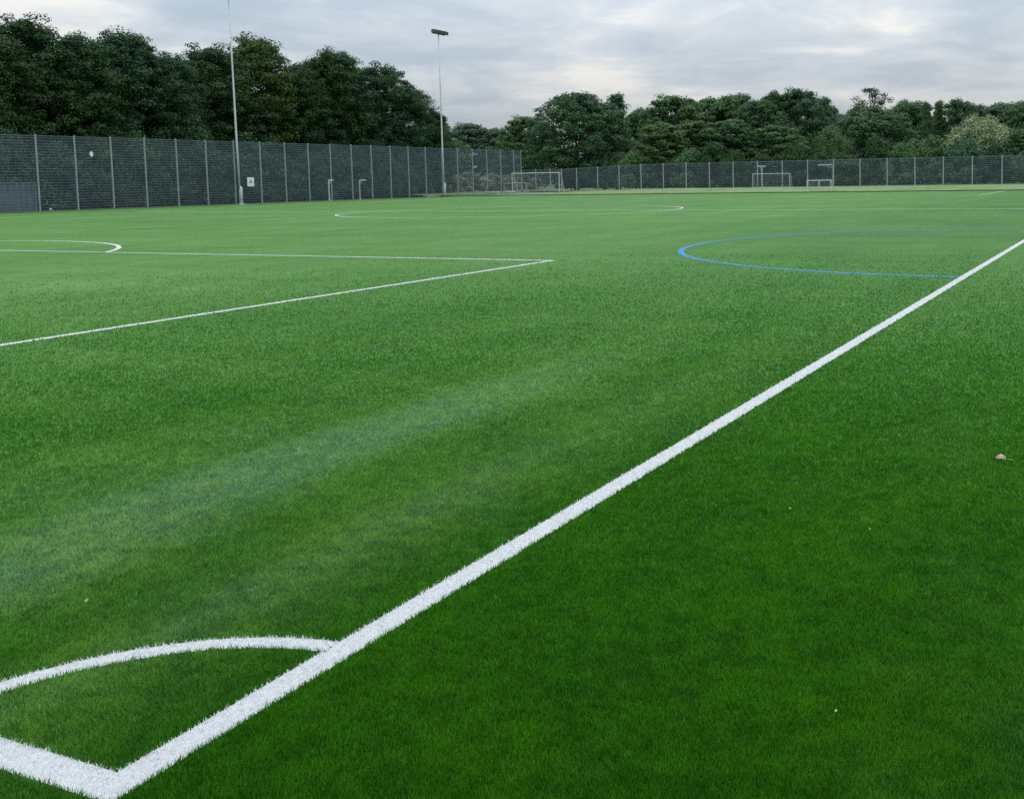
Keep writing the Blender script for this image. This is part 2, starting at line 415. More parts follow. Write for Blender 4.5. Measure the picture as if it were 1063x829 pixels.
# ------------------------------------------------------------------ fallen leaves and scraps on the turf
M_dry = plain('dry_leaf', (0.52, 0.37, 0.25), 0.7, 0, 0.3, 0.25, 30)
M_scrap = plain('pale_scrap', (0.40, 0.46, 0.26), 0.7, 0, 0.3, 0.15, 40)
def leaf_mesh(name, ln, wd, curl, mat):
    mb = MB(); n = 7; top = []; 
    for i in range(n):
        t = i / (n - 1); w = wd * math.sin(math.pi * min(1, t * .93 + .07)) ** .8 * (1 + .25 * math.sin(t * 17))
        x = (t - .5) * ln; z = curl * math.sin(math.pi * t) 
        top.append(((x, -w / 2, z + curl * .5 * abs(t - .4)), (x, 0, z), (x, w / 2, z + curl * .9)))
    for i in range(n - 1):
        for k in range(2):
            mb.quad(top[i][k], top[i + 1][k], top[i + 1][k + 1], top[i][k + 1])
    o = mb.build(name, mat, smooth=True)
    sm = o.modifiers.new('thick', 'SOLIDIFY'); sm.thickness = 0.0012
    return o
o = leaf_mesh('fallen_leaf', 0.062, 0.030, 0.013, M_dry)
o.location = (1.745, 4.172, 0.0); o.rotation_euler = (R(12), R(-6), R(-20))
st = MB(); st.tube([(0.04, 0, .004), (0.06, .006, .002), (0.075, .004, 0)], .0011, 5); st.build('stem', M_dry, o)
tag(o, 'dry beige curled leaf lying on the turf at the right edge', 'leaf')
scr = [((0.924, 2.92), .018, 'pale cream leaf scrap on the turf, brightest of the scraps right of the touchline'),
       ((1.345, 2.77), .013, 'tiny pale scrap on the turf below the dry beige leaf'),
       ((1.63, 1.139), .016, 'pale scrap on the dark turf nearest the lower right of the picture'),
       ((-1.245, 0.879), .030, 'thin straw-coloured sliver on the turf just beyond the corner arc'),
       ((-0.567, 2.122), .014, 'pale scrap in the brushed turf stripe left of the touchline'),
       ((-2.377, 1.866), .018, 'pale scrap in the brushed turf at the far left, beyond the corner arc'),
       ((-0.2, 3.985), .012, 'tiny yellow-green scrap close beside the inside of the touchline')]
for i, ((x, y), s_, lb) in enumerate(scr):
    s_ *= .72; o = leaf_mesh('leaf_scrap', s_, s_ * (.25 if i == 3 else .5), s_ * .2, M_scrap)
    o.location = (x, y, 0.001); o.rotation_euler = (R(8), R(-10 + i * 3), R(37 * i))
    tag(o, lb, 'leaf scrap', 'pale scraps lying on the turf')

# ------------------------------------------------------------------ fences
def mesh_panel_data(w, h, ystep=0.2, xstep=0.05):
    mb = MB()
    def bar(p, q, t):
        p, q = Vector(p), Vector(q); ax = (q - p).normalized()
        u_ = Vector((0, 1, 0)) * t / 2; v_ = ax.cross(Vector((0, 1, 0))).normalized() * t / 2
        vs = [p - u_ - v_, p + u_ - v_, p + u_ + v_, p - u_ + v_, q - u_ - v_, q + u_ - v_, q + u_ + v_, q - u_ + v_]
        mb._add(vs, [(0, 1, 5, 4), (1, 2, 6, 5), (2, 3, 7, 6), (3, 0, 4, 7)])
    z = 0.06
    while z <= h + 1e-6:
        bar((0, 0, z), (w, 0, z), 0.017); z += ystep
    x = xstep / 2
    while x < w:
        bar((x, 0.010, 0.04), (x, 0.010, h + .02), 0.0055); x += xstep
    bar((0, -.004, h), (w, -.004, h), 0.03)
    return mb
def post_mb(h, s=0.1):
    mb = MB(); mb.box((0, 0, h / 2), (s, s * .75, h)); mb.box((0, 0, h + .012), (s * 1.12, s * .87, .022))
    return mb

def fence(name, label, cat, pts, h, panel_h, zs):
    root = empty(name, (pts[0][0], pts[0][1], zs[0])); tag(root, label, cat)
    p0 = None; cache = {}
    for i, (x, y) in enumerate(pts):
        if p0 is None: p0 = post_mb(h).build('post', M_galv, root); po = p0
        else: po = p0.copy(); COL.objects.link(po); po.parent = root
        po.location = (x - pts[0][0], y - pts[0][1], zs[i] - zs[0])
        if i + 1 < len(pts):
            dx, dy = pts[i + 1][0] - x, pts[i + 1][1] - y; w = math.hypot(dx, dy); key = round(w, 2)
            if key not in cache:
                cache[key] = mesh_panel_data(w, panel_h).build('mesh_panel', M_wire, root); pa = cache[key]
            else:
                pa = cache[key].copy(); COL.objects.link(pa); pa.parent = root
            pa.location = (x - pts[0][0], y - pts[0][1], zs[i] - zs[0]); pa.rotation_euler.z = math.atan2(dy, dx)
            pa.rotation_euler.y = -math.atan2(zs[i + 1] - zs[i], w)
    return root
fx = lambda y: -69.51 - .00254 * y
tall = [(fx(37 + 3 * k), 37 + 3 * k) for k in range(26)] + [(fx(113.7), 113.72)]
fence('tall_mesh_fence', 'tall grey steel mesh fence along the left side of the pitch', 'fence', tall, 5.5, 5.42, [-.06] * len(tall))
low = [(-69.8, 113.86), (-67.73, 113.84), (-65.6, 113.8), (-63.95, 113.78), (-61.74, 113.68)] + [(-61.74 + 3 * k, 113.68 - .0958 * k) for k in range(1, 24)]
fence('low_mesh_fence', 'lower grey mesh fence across the far end, behind the goals', 'fence', low, 3.0, 2.93, [bank_h(x) for x, y in low])

# ------------------------------------------------------------------ floodlight masts
def mast(loc, label):
    root = empty('floodlight_mast', loc); tag(root, label, 'floodlight', 'floodlight masts beside the tall fence')
    b = MB(); b.tube([(0, 0, 0), (0, 0, 1.42), (-.02, -.06, 1.52)], [.15, .15, .11], 14); b.box((0, 0, .02), (.5, .5, .05))
    b.build('base_sleeve', M_mast, root, True)
    p = MB(); p.tube([(-.02, -.08, 1.35), (-.02, -.16, 6), (0, -.22, 12), (0, -.3, 17.9)], [.095, .085, .07, .055], 12)
    p.build('pole', M_mast, root, True)
    a = MB(); a.box((0, -.3, 17.95), (.10, 2.3, .10)); a.build('cross_arm', M_dark, root)
    for k in (-1, 0, 1):
        l = MB(); c_ = (.22, -.3 + k * .80, 18.12)
        l.box((0, 0, 0), (.62, .74, .30)); l.box((.02, 0, .17), (.5, .6, .06)); l.box((-.26, 0, -.08), (.06, .5, .3))
        q = l.build('lamp', M_dark, root); q.location = c_; q.rotation_euler.y = R(10); q.rotation_euler.x = R(-4)
        gl = MB(); gl.box((0.02, 0, -.158), (.54, .66, .012)); gl.build('lens', M_glass, q)
    return root
mast((-69.0, 66.92, -.06), 'tall pale floodlight mast on the left whose head rises out of the picture')
mast((-69.0, 96.3, -.06), 'pale floodlight mast further along the tall fence with its dark lamp head in view').rotation_euler.x = R(-.4)

# ------------------------------------------------------------------ signs and small things along the tall fence
root = empty('warning_sign', (-69.62, 68.7, 1.88)); tag(root, 'square white notice with dark print on the tall fence beside the left mast', 'sign')
mb = MB(); mb.box((0, 0, 0), (.012, .78, .80)); mb.build('plate', M_white, root)
mb = MB()
for k, (y, z, w, h_) in enumerate([(0, -.02, .30, .05), (-.06, .06, .12, .08), (.08, .05, .10, .06), (0, -.10, .42, .03), (-.02, .13, .07, .07)]):
    mb.box((.0085, y, z), (.004, w, h_))
mb.build('print', M_print, root)
mb = MB(); n = 20
vs = [(.006, .15 * math.cos(2 * math.pi * k / n), .2 * math.sin(2 * math.pi * k / n)) for k in range(n)]; vs += [(-.006, y, z) for _, y, z in vs]
mb._add(vs, [tuple(range(n)), tuple(range(2 * n - 1, n - 1, -1))] + [(k, n + k, n + (k + 1) % n, (k + 1) % n) for k in range(n)])
o = mb.build('fence_disc', M_white); o.location = (-69.60, 53.3, 4.12)
tag(o, 'small white oval disc high on the tall fence near its left end', 'sign')

def ball(name, loc, label):
    bm = bmesh.new(); bmesh.ops.create_icosphere(bm, subdivisions=3, radius=.11)
    me = bpy.data.meshes.new(name); bm.to_mesh(me); bm.free(); me.materials.append(M_white); me.materials.append(M_print)
    for p in me.polygons:
        c_ = p.center.normalized(); p.use_smooth = True
        p.material_index = 1 if any(c_.dot(Vector(d).normalized()) > .93 for d in [(1, 0, .5), (-1, .2, .4), (0, 1, -.2), (.3, -1, .2), (0, .2, 1), (0, 0, -1)]) else 0
    o = bpy.data.objects.new(name, me); COL.objects.link(o); o.location = loc
    return tag(o, label, 'ball')
ball('football', (-70.2, 50.2, .05), 'white football lying at the foot of the tall fence on the left')

# ribbed steel container beyond the fence at the left
root = empty('storage_container', (-73.4, 46.3, -.06)); tag(root, 'blue-grey ribbed steel storage container behind the left end of the tall fence', 'container')
mb = MB(); Lc, Wc, Hc = 8.4, 2.4, 2.15
for side in (1, -1):
    x = side * Wc / 2; y = -Lc / 2; k = 0; step = .22
    prof = []
    while y < Lc / 2 - 1e-6:
        prof.append((x - side * (.09 if k % 4 in (2, 3) else 0), y)); y += step / 2; k += 1
    prof.append((x, Lc / 2))
    for p, q in zip(prof, prof[1:]): mb.quad((p[0], p[1], .12), (q[0], q[1], .12), (q[0], q[1], Hc - .1), (p[0], p[1], Hc - .1))
mb.box((0, 0, Hc - .05), (Wc, Lc, .1)); mb.box((0, 0, .06), (Wc, Lc, .12))
mb.box((0, -Lc / 2, Hc / 2), (Wc - .1, .04, Hc - .25))
mb.build('shell', M_cont, root)
for sx in (-1, 1):
    for sy in (-1, 1):
        c_ = MB(); c_.box((sx * (Wc / 2 + .004), sy * (Lc / 2), Hc / 2), (.12, .12, Hc + .02)); c_.build('corner_post', M_cont, root)
d_ = MB(); d_.box((-.56, Lc / 2, Hc / 2), (1.08, .06, Hc - .3)); dd = d_.build('door', M_cont, root)
h_ = MB(); h_.tube([(-.2, Lc / 2 + .06, .3), (-.2, Lc / 2 + .06, Hc - .3)], .02, 6); h_.build('lock_rod', M_galv, dd)
d_ = MB(); d_.box((.56, Lc / 2, Hc / 2), (1.08, .06, Hc - .3)); dd = d_.build('door', M_cont, root)
h_ = MB(); h_.tube([(.2, Lc / 2 + .06, .3), (.2, Lc / 2 + .06, Hc - .3)], .02, 6); h_.build('lock_rod', M_galv, dd)

# short white posts with an arm, by the fence
def arm_post(name, loc, h, arm, rz, r, label, grp, cat='post', mat=M_offwhite, back=0.0):
    root = empty(name, loc, rz); tag(root, label, cat, grp)
    p = MB(); p.tube([(0, 0, 0), (0, 0, h)], r, 10); p.box((0, 0, .02), (r * 5, r * 5, .04)); p.build('upright', mat, root)
    a = MB(); a.tube([(0, -back, h - r * .9), (0, arm, h - r * .9)], r * .95, 10); a.build('arm', mat, root)
    s = MB(); s.tube([(0, 0, h - .45), (0, arm * .55, h - r)], r * .45, 6); s.build('brace', mat, root)
    return root
arm_post('arm_post', (-68.7, 77.5, -.03), 2.0, .62, 0, .06, 'short white post with a stub arm, left of the two by the tall fence', 'short white arm posts by the tall fence', mat=M_pale)
arm_post('arm_post', (-68.7, 81.85, -.03), 1.97, .95, 0, .07, 'short white post with a longer arm, right of the two by the tall fence', 'short white arm posts by the tall fence')
arm_post('hoop_post', (-28.9, 113.0, bank_h(-28)), 2.45, 1.75, R(90), .10, 'thick pale post with a long arm to its left, right of the small double goal', 'tall pale posts before the far fence')
arm_post('hoop_post', (-37.2, 112.9, bank_h(-37)), 2.45, .5, R(90), .10, 'thick pale post standing inside the outline of the grey junior goal', 'tall pale posts before the far fence', back=.45)

# ------------------------------------------------------------------ goals
def goal(name, loc, rz, w, h, dep, r, label, mat, mid=False, net=True, top_dep=None):
    """mouth along local X centred on the origin, depth towards +Y"""
    root = empty(name, loc, rz); tag(root, label, 'goal')
    td = top_dep if top_dep is not None else dep * .35
    for sx in (-1, 1):
        p = MB(); p.tube([(sx * w / 2, 0, 0), (sx * w / 2, 0, h)], r, 10); p.build('post', mat, root)
    if mid:
        p = MB(); p.tube([(0, 0, 0), (0, 0, h)], r, 10); p.build('centre_post', mat, root)
    c_ = MB(); c_.tube([(-w / 2 - r, 0, h), (w / 2 + r, 0, h)], r, 10); c_.build('crossbar', mat, root)
    for sx in (-1, 1):
        s = MB(); x = sx * w / 2
        s.tube([(x, 0, h), (x, td, h - .02), (x, dep, .05), (x, 0, .05)], r * .6, 8); s.build('side_frame', mat, root)
    s = MB(); s.tube([(-w / 2, dep, .05), (w / 2, dep, .05)], r * .6, 8); s.build('back_bar', mat, root)
    if net:
        nb = MB(); st_ = .24; t = .004
        def bar(p, q):
            nb.tube([p, q], t, 3, False)
        x = -w / 2
        while x <= w / 2 + 1e-6:
            bar((x, td, h - .03), (x, dep, .05)); bar((x, 0, h), (x, td, h - .03)); x += st_
        k = 0
        nrow = int(math.hypot(h, dep - td) / st_)
        for k in range(nrow + 1):
            u_ = k / nrow; y = td + (dep - td) * u_; z = (h - .03) * (1 - u_) + .05 * u_
            bar((-w / 2, y, z), (w / 2, y, z))
            for sx in (-1, 1): bar((sx * w / 2, 0, z), (sx * w / 2, y, z))
        nb.build('net', M_net, root)
    return root
goal('full_size_goal', (-65.0, 109.2, 0.0), R(-8), 7.32, 2.47, 1.0, .055, 'large white full-size football goal in the far left corner of the pitch', M_pale)
goal('junior_goal', (-35.8, 112.0, bank_h(-36)), R(-2), 4.45, 1.50, .8, .06, 'grey-white junior goal standing against the far fence, behind a thick post', M_offwhite)
goal('small_double_goal', (-25.9, 96.9, bank_h(-26) - .3), R(0), 2.35, 1.05, 1.0, .05, 'small low white double goal with a centre post on the far bank', M_pale, mid=True)
goal('folding_goal', (-67.1, 107.9, 0.0), R(5), 3.0, 1.28, .7, .045, 'low pale practice goal overlapping the left post of the full-size goal', M_offwhite)
# pale low kit boxes by the far left corner
def kit_box(loc, s, label):
    root = empty('kit_box', loc); tag(root, label, 'box', 'low pale boxes at the far left corner')
    b = MB(); b.box((0, 0, s[2] * .42), (s[0], s[1], s[2] * .84)); b.build('body', M_offwhite, root)
    l = MB(); l.box((0, 0, s[2] * .92), (s[0] + .06, s[1] + .06, s[2] * .16)); l.build('lid', M_white, root)
kit_box((-68.6, 105.4, -.03), (1.5, .6, .34), 'low pale box on the ground left of the full-size goal, leftmost of the two')
kit_box((-66.75, 106.3, -.03), (1.1, .6, .36), 'low pale box at the foot of the left post of the full-size goal')

# ------------------------------------------------------------------ trees
def crown_mesh(name, Hh, Rr, z0, nclump, nleaf, leaf, seed, shape='round', clump_r=(.75, 1.5), droop=0.0, gaps=0.0):
    """leaf-sized faces gathered in clumps over and through a crown of height Hh and radius Rr"""
    rng = np.random.default_rng(seed)
    cs = []
    H = Hh - z0
    lob = [(rng.uniform(0, 2 * np.pi), rng.uniform(.25, .95), rng.uniform(.75, 1.18)) for _ in range(9)]
    while len(cs) < nclump:
        t = rng.random()
        if shape == 'round': prof = max(.06, 1 - ((t - .40) / .625) ** 2) ** .5
        elif shape == 'spire': prof = (1 - t) ** .75 * .95 + .07
        elif shape == 'shrub': prof = math.cos(t * math.pi / 2) ** .5
        else: prof = (math.sin(math.pi * (.15 + .83 * t))) ** .7
        a = rng.uniform(0, 2 * np.pi); rad = Rr * prof * (rng.random() ** .5)
        k = 1.0
        for la, lt, lm in lob:
            dd = abs((a - la + np.pi) % (2 * np.pi) - np.pi)
            if dd < .7 and abs(t - lt) < .22: k = lm
        if gaps and rng.random() < gaps and prof * .6 < rad / Rr: continue
        zt = z0 + H * t * (0.93 + .07 * rng.random())
        cs.append((math.cos(a) * rad * k, math.sin(a) * rad * k, zt, rng.uniform(*clump_r), rng.random()))
    cs = np.array(cs)
    per = nleaf // nclump
    idx = np.repeat(np.arange(nclump), per); n = len(idx)
    d = rng.normal(size=(n, 3)); d /= np.linalg.norm(d, axis=1)[:, None]
    d[:, 2] = np.where(rng.random(n) < .55, np.abs(d[:, 2]), d[:, 2])
    rr_ = cs[idx, 3] * (rng.random(n) ** .45)
    sc = np.array([1.0, 1.0, .80 + droop])
    P = cs[idx, :3] + d * rr_[:, None] * sc
    if droop: P[:, 2] -= droop * rng.random(n) * 1.2
    P[:, 2] = np.maximum(P[:, 2], 0.15)
    nrm = d * .8 + rng.normal(size=(n, 3)) * .42 + np.array([0, 0, .35]); nrm /= np.linalg.norm(nrm, axis=1)[:, None]
    ref = rng.normal(size=(n, 3)); u_ = np.cross(nrm, ref); u_ /= np.linalg.norm(u_, axis=1)[:, None]; v_ = np.cross(nrm, u_)
    s = leaf * rng.uniform(.6, 1.35, n)[:, None]
    q = np.stack([P - u_ * s * .5, P - v_ * s * .32 + nrm * s * .05, P + u_ * s * .5, P + v_ * s * .32 + nrm * s * .05], 1).reshape(-1, 3)
    tone = np.clip(.18 + .5 * cs[idx, 4] + rng.normal(0, .10, n), 0, 1)
    me = arrays_mesh(name, q, 4, tone); me.materials.append(M_leaf)
    return me, cs
def trunk_mesh(name, Hh, rad, cs, z0, seed, nl=14):
    rng = random.Random(seed); mb = MB()
    top = Hh * .78
    pts = [(0, 0, -.1)] + [(rng.uniform(-.12, .12) * i, rng.uniform(-.12, .12) * i, top * i / 6) for i in range(1, 7)]
    mb.tube(pts, [rad * 1.25] + [rad * (1 - .14 * i) for i in range(1, 7)], 9)
    order = list(range(len(cs))); rng.shuffle(order)
    for k in order[:nl]:
        c_ = cs[k]; zt = max(z0 * .7, min(top * .9, c_[2] - .45 * math.hypot(c_[0], c_[1])))
        i = min(5, int(zt / top * 6)); f_ = zt / top * 6 - i
        p0 = Vector(pts[i]).lerp(Vector(pts[i + 1]), max(0, min(1, f_))); p2 = Vector(c_[:3]); p1 = p0.lerp(p2, .5) + Vector((0, 0, .35))
        mb.tube([p0, p1, p2], [rad * .42, rad * .25, rad * .07], 6)
    return mb
def make_tree(name, trunk_name, Hh, Rr, z0, nclump, nleaf, leaf, seed, shape='round', rad=.24, nl=14, **kw):
    root = empty(name, (0, 0, 0))
    me, cs = crown_mesh('crown', Hh, Rr, z0, nclump, nleaf, leaf, seed, shape, **kw)
    c_ = bpy.data.objects.new('crown', me); COL.objects.link(c_); c_.parent = root
    trunk_mesh(trunk_name, Hh, rad, cs, z0, seed, nl).build(trunk_name, M_bark, root, True)
    root['h'] = Hh; root['r'] = Rr
    return root
PROTO = {}
for i in range(4): PROTO['near%d' % i] = dict(name='broadleaf_tree', trunk_name='trunk', Hh=14, Rr=4.0, z0=.9, nclump=520, nleaf=80000, leaf=.175, seed=20 + i, clump_r=(.35, 1.0))
for i in range(4): PROTO['far%d' % i] = dict(name='broadleaf_tree', trunk_name='trunk', Hh=11, Rr=3.8, z0=.6, nclump=400, nleaf=42000, leaf=.235, seed=40 + i, clump_r=(.35, .95))
PROTO['big'] = dict(name='broadleaf_tree', trunk_name='trunk', Hh=12.5, Rr=5.6, z0=.8, nclump=560, nleaf=62000, leaf=.235, seed=61, clump_r=(.4, 1.05))
PROTO['big1'] = dict(name='broadleaf_tree', trunk_name='trunk', Hh=10, Rr=5.3, z0=.8, nclump=500, nleaf=56000, leaf=.235, seed=65, clump_r=(.4, 1.05))
PROTO['spire'] = dict(name='conifer_tree', trunk_name='trunk', Hh=13, Rr=2.3, z0=.8, nclump=150, nleaf=16000, leaf=.22, seed=62, shape='spire', clump_r=(.4, .9))
PROTO['airy'] = dict(name='open_crowned_tree', trunk_name='trunk', Hh=14.5, Rr=3.6, z0=4, nclump=90, nleaf=9000, leaf=.22, seed=63, clump_r=(.45, .95), nl=40, gaps=.35)
PROTO['pale'] = dict(name='willow_tree', trunk_name='trunk', Hh=8.3, Rr=4.1, z0=.8, nclump=220, nleaf=34000, leaf=.21, seed=64, shape='round', clump_r=(.6, 1.15), droop=.5)
for i in range(2): PROTO['shrub%d' % i] = dict(name='shrub', trunk_name='stem', Hh=3.4, Rr=2.6, z0=.15, nclump=110, nleaf=14000, leaf=.2, seed=70 + i, shape='shrub', clump_r=(.4, .85), rad=.07)
PROTO['bramble'] = dict(name='bramble_bush', trunk_name='stem', Hh=1.7, Rr=2.4, z0=.1, nclump=40, nleaf=5000, leaf=.20, seed=75, shape='shrub', clump_r=(.3, .55), rad=.04)
BUILT = {}
def plant(kind, x, y, h, r, col, label, grp, z=0.0, rz=None):
    pr = PROTO[kind]
    if kind not in BUILT:
        o = make_tree(**pr); BUILT[kind] = o
    else:
        o = copy_tree(BUILT[kind])
    o.location = (x, y, z); o.scale = (r / pr['Rr'], r / pr['Rr'], h / pr['Hh']); o.rotation_euler.z = random.uniform(0, 6.28) if rz is None else rz
    for c_ in o.children:
        if c_.name.startswith('crown'): c_.color = (*col, 1)
    for k in ('h', 'r'):
        if k in o: del o[k]
    tag(o, label, 'shrub' if 'shrub' in pr['name'] or 'bush' in pr['name'] else 'tree', grp)
    return o
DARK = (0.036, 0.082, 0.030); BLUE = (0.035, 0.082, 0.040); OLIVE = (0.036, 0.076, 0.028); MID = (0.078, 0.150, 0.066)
FDARK = (0.062, 0.126, 0.064); FBLUE = (0.060, 0.126, 0.072)  # far-tree greens, lightened and blued to carry distance haze
YEL = (0.056, 0.096, 0.028); LIGHT = (0.085, 0.145, 0.060); PALE = (0.27, 0.33, 0.21); HAZY = (0.068, 0.115, 0.078)  # HAZY has distance haze painted into the leaf colour
GN = 'trees behind the tall fence'
near = [
 (-80, 52.3, 14.1, 3.6, OLIVE, 'olive-tinged broadleaf tree cut by the left edge of the picture'),
 (-82, 57.1, 15.6, 4.0, OLIVE, 'olive-green tree second from the left edge, the tallest at the left end of the row'),
 (-80, 60.3, 14.4, 3.7, DARK, 'dark green tree behind the fence below the white oval disc'),
 (-81, 65.7, 15.2, 4.3, BLUE, 'broad dark blue-green tree left of the dip in the row before the left mast'),
 (-79.5, 69.5, 13.6, 3.0, BLUE, 'narrower blue-green tree whose lower boughs stand out left of the left mast'),
 (-82, 75.9, 15.3, 4.2, OLIVE, 'brownish dark tree directly left of the left floodlight mast'),
 (-83, 83.6, 17.0, 4.7, YEL, 'yellow-green topped tree just right of the left floodlight mast'),
 (-80, 86.6, 13.9, 3.4, DARK, 'shorter dark tree in the dip right of the yellow-green topped tree'),
 (-79, 90.7, 16.2, 4.1, DARK, 'tall pointed very dark tree midway between the two masts'),
 (-79, 98.1, 15.3, 4.3, BLUE, 'wide very dark tree with bare twigs on top, third from the second mast'),
 (-78.5, 103.9, 12.8, 3.2, DARK, 'dark tree stepping down towards the second mast'),
 (-78, 107.3, 10.3, 2.0, DARK, 'small dark tree at the right end of the row, touching the second mast'),
]
for i, (x, y, h, r, c_, lb) in enumerate(near):
    plant('near%d' % (i % 4), x, y, h, r * 1.2, c_, lb, GN, -.07)
# a second rank that closes the wood behind
back = [(-89, 50), (-90, 58.5), (-88.5, 67.5), (-90, 76.5), (-89, 86), (-87, 95), (-86, 103)]
for i, (x, y) in enumerate(back):
    plant('near%d' % ((i + 2) % 4), x, y, [14.4, 15.2, 15.0, 15.0, 15.6, 15.6, 12.5][i], 5.4, DARK, 'dark tree of the second rank hidden behind the front trees', 'second rank of trees behind the tall fence', -.07)
for i in range(17):
    y = 48 + i * 3.45
    plant('shrub%d' % (i % 2), -76 + random.uniform(-.7, .7), y, random.uniform(4.4, 6.2), random.uniform(2.6, 3.2), random.choice((DARK, BLUE, DARK)),
          'dark undergrowth bush seen through the mesh of the tall fence', 'undergrowth behind the tall fence', -.07)

GF = 'trees beyond the far fence'
far = [
 ('far0', -114.1, 166.7, 12.1, 5.8, HAZY, 'distant low rounded tree just right of the second mast'),
 ('far1', -103.6, 160.3, 10.6, 3.2, HAZY, 'small distant tree at the lowest gap in the skyline'),
 ('far2', -85.8, 140.7, 11.1, 4.0, MID, 'mid-green tree left of the big dark rounded tree, above the fence corner'),
 ('far3', -93, 150, 9.0, 4.5, MID, 'low mid-green tree in the gap above the right end of the tall fence'),
 ('big', -66.3, 121.8, 12.6, 5.9, FDARK, 'big dark rounded tree behind the full-size goal'),
 ('spire', -64.0, 129.5, 13.0, 3.2, FDARK, 'dark spire-topped tree right of the big rounded one'),
 ('far0', -64.0, 125.5, 11.5, 3.5, FDARK, 'dark tree filling between the big rounded tree and the spire'),
 ('far1', -66.7, 143.6, 11.7, 3.4, MID, 'mid-green tree in the notch right of the spire-topped tree'),
 ('far2', -59.5, 138.1, 12.9, 4.7, MID, 'rounded green tree first of the long group right of the spire'),
 ('far3', -56.3, 143.9, 12.6, 4.1, MID, 'green tree second of the long group, flat on top'),
 ('far1', -53.7, 121.9, 8.3, 3.6, LIGHT, 'lighter green lower tree in front of the long group, left of two'),
 ('far2', -50.6, 125.5, 8.5, 3.8, LIGHT, 'lighter green lower tree in front of the long group, right of two'),
 ('far0', -51.1, 141.8, 13.0, 4.3, MID, 'tall green tree above the left mesh of the junior goal'),
 ('far3', -44.7, 133.6, 11.2, 3.5, FDARK, 'dark green tree directly above the junior goal'),
 ('far1', -48.0, 149.7, 13.7, 3.4, OLIVE, 'olive tree on the skyline behind the dark one above the junior goal'),
 ('far2', -44.1, 149.2, 13.9, 3.9, FBLUE, 'tallest blue-green tree on the skyline right of the junior goal'),
 ('far0', -42.3, 154.5, 12.9, 3.4, FBLUE, 'blue-green tree sloping down right of the tallest skyline tree'),
 ('far3', -46.7, 127.2, 8.5, 4.0, FDARK, 'dark lower tree in front, left of the junior goal'),
 ('far2', -40.0, 126.8, 7.6, 3.8, MID, 'lower rounded tree in front, right of the junior goal'),
 ('pale', -33.2, 127.7, 6.8, 2.8, LIGHT, 'pale yellow-green bushy tree above the small double goal'),
 ('airy', -35.5, 159.6, 14.6, 3.6, OLIVE, 'thin open-crowned tree rising highest above the right group, sky showing through'),
 ('big1', -29.8, 135.8, 9.7, 5.6, FDARK, 'broad dark tree in front of the thin open-crowned tree'),
 ('far1', -29.8, 156.7, 12.0, 3.5, MID, 'green skyline tree right of the thin open-crowned tree'),
 ('spire', -25.6, 150.8, 11.4, 1.4, FDARK, 'narrow dark pointed tree on the right skyline, left of two'),
 ('spire', -24.3, 153.6, 11.7, 1.8, MID, 'narrow green pointed tree on the right skyline, right of two'),
 ('far2', -21.4, 152.7, 11.6, 3.0, FDARK, 'dark rounded skyline tree above and left of the pale willow'),
 ('far3', -20.2, 159.8, 11.0, 2.8, HAZY, 'hazy green skyline tree directly behind the pale willow'),
 ('pale', -17.0, 142.5, 8.3, 4.4, PALE, 'silvery pale willow standing out near the right edge'),
 ('far0', -17.7, 171.9, 11.9, 4.2, HAZY, 'hazy rounded tree behind and right of the pale willow'),
 ('far1', -13.3, 156.3, 11.1, 3.2, MID, 'green tree at the right edge of the picture'),
 ('far2', -9.8, 157.8, 10.6, 3.8, MID, 'tree cut by the right edge of the picture'),
 ('far3', -10.8, 140, 6.5, 3.2, MID, 'low green tree right of the pale willow, above the last fence post'),
 ('shrub0', -22.5, 126.9, 4.8, 3.0, LIGHT, 'bright green bush left of the pale willow, just above the fence'),
]
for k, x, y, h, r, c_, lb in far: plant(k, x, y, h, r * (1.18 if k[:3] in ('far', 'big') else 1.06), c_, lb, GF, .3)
for i in range(12):
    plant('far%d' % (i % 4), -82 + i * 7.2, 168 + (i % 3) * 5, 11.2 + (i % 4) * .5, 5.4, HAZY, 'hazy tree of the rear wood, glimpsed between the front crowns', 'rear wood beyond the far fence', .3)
for i in range(20):
    x = -66 + i * 3.35
    plant('shrub%d' % (i % 2), x, 119.5 + random.uniform(-1, 1.5), random.uniform(3.4, 5.2), random.uniform(2.2, 3.0), random.choice((DARK, FBLUE, MID, DARK)),
          'dark bush seen through the mesh of the far fence', 'bushes behind the far fence', .3)
for i in range(10):
    y = 101 + i * 3.3
    plant('bramble', -77.5 - .2 * i + random.uniform(-.5, .5), y, random.uniform(1.7, 2.5), 2.6, (0.24, 0.27, 0.20) if i % 2 else (0.19, 0.23, 0.15),
          'grey-green bramble seen through the right end of the tall fence', 'brambles past the right end of the tall fence', .2)
for i in range(7):
    plant('far%d' % (i % 4), -92 - i * 3.0 + random.uniform(-1, 1), 122 + i * 5.5, 7.5 + (i % 3) * .8, 3.8, MID if i % 2 else HAZY,
          'low tree of the hedgerow behind the brambles', 'hedgerow trees behind the brambles', -.07)

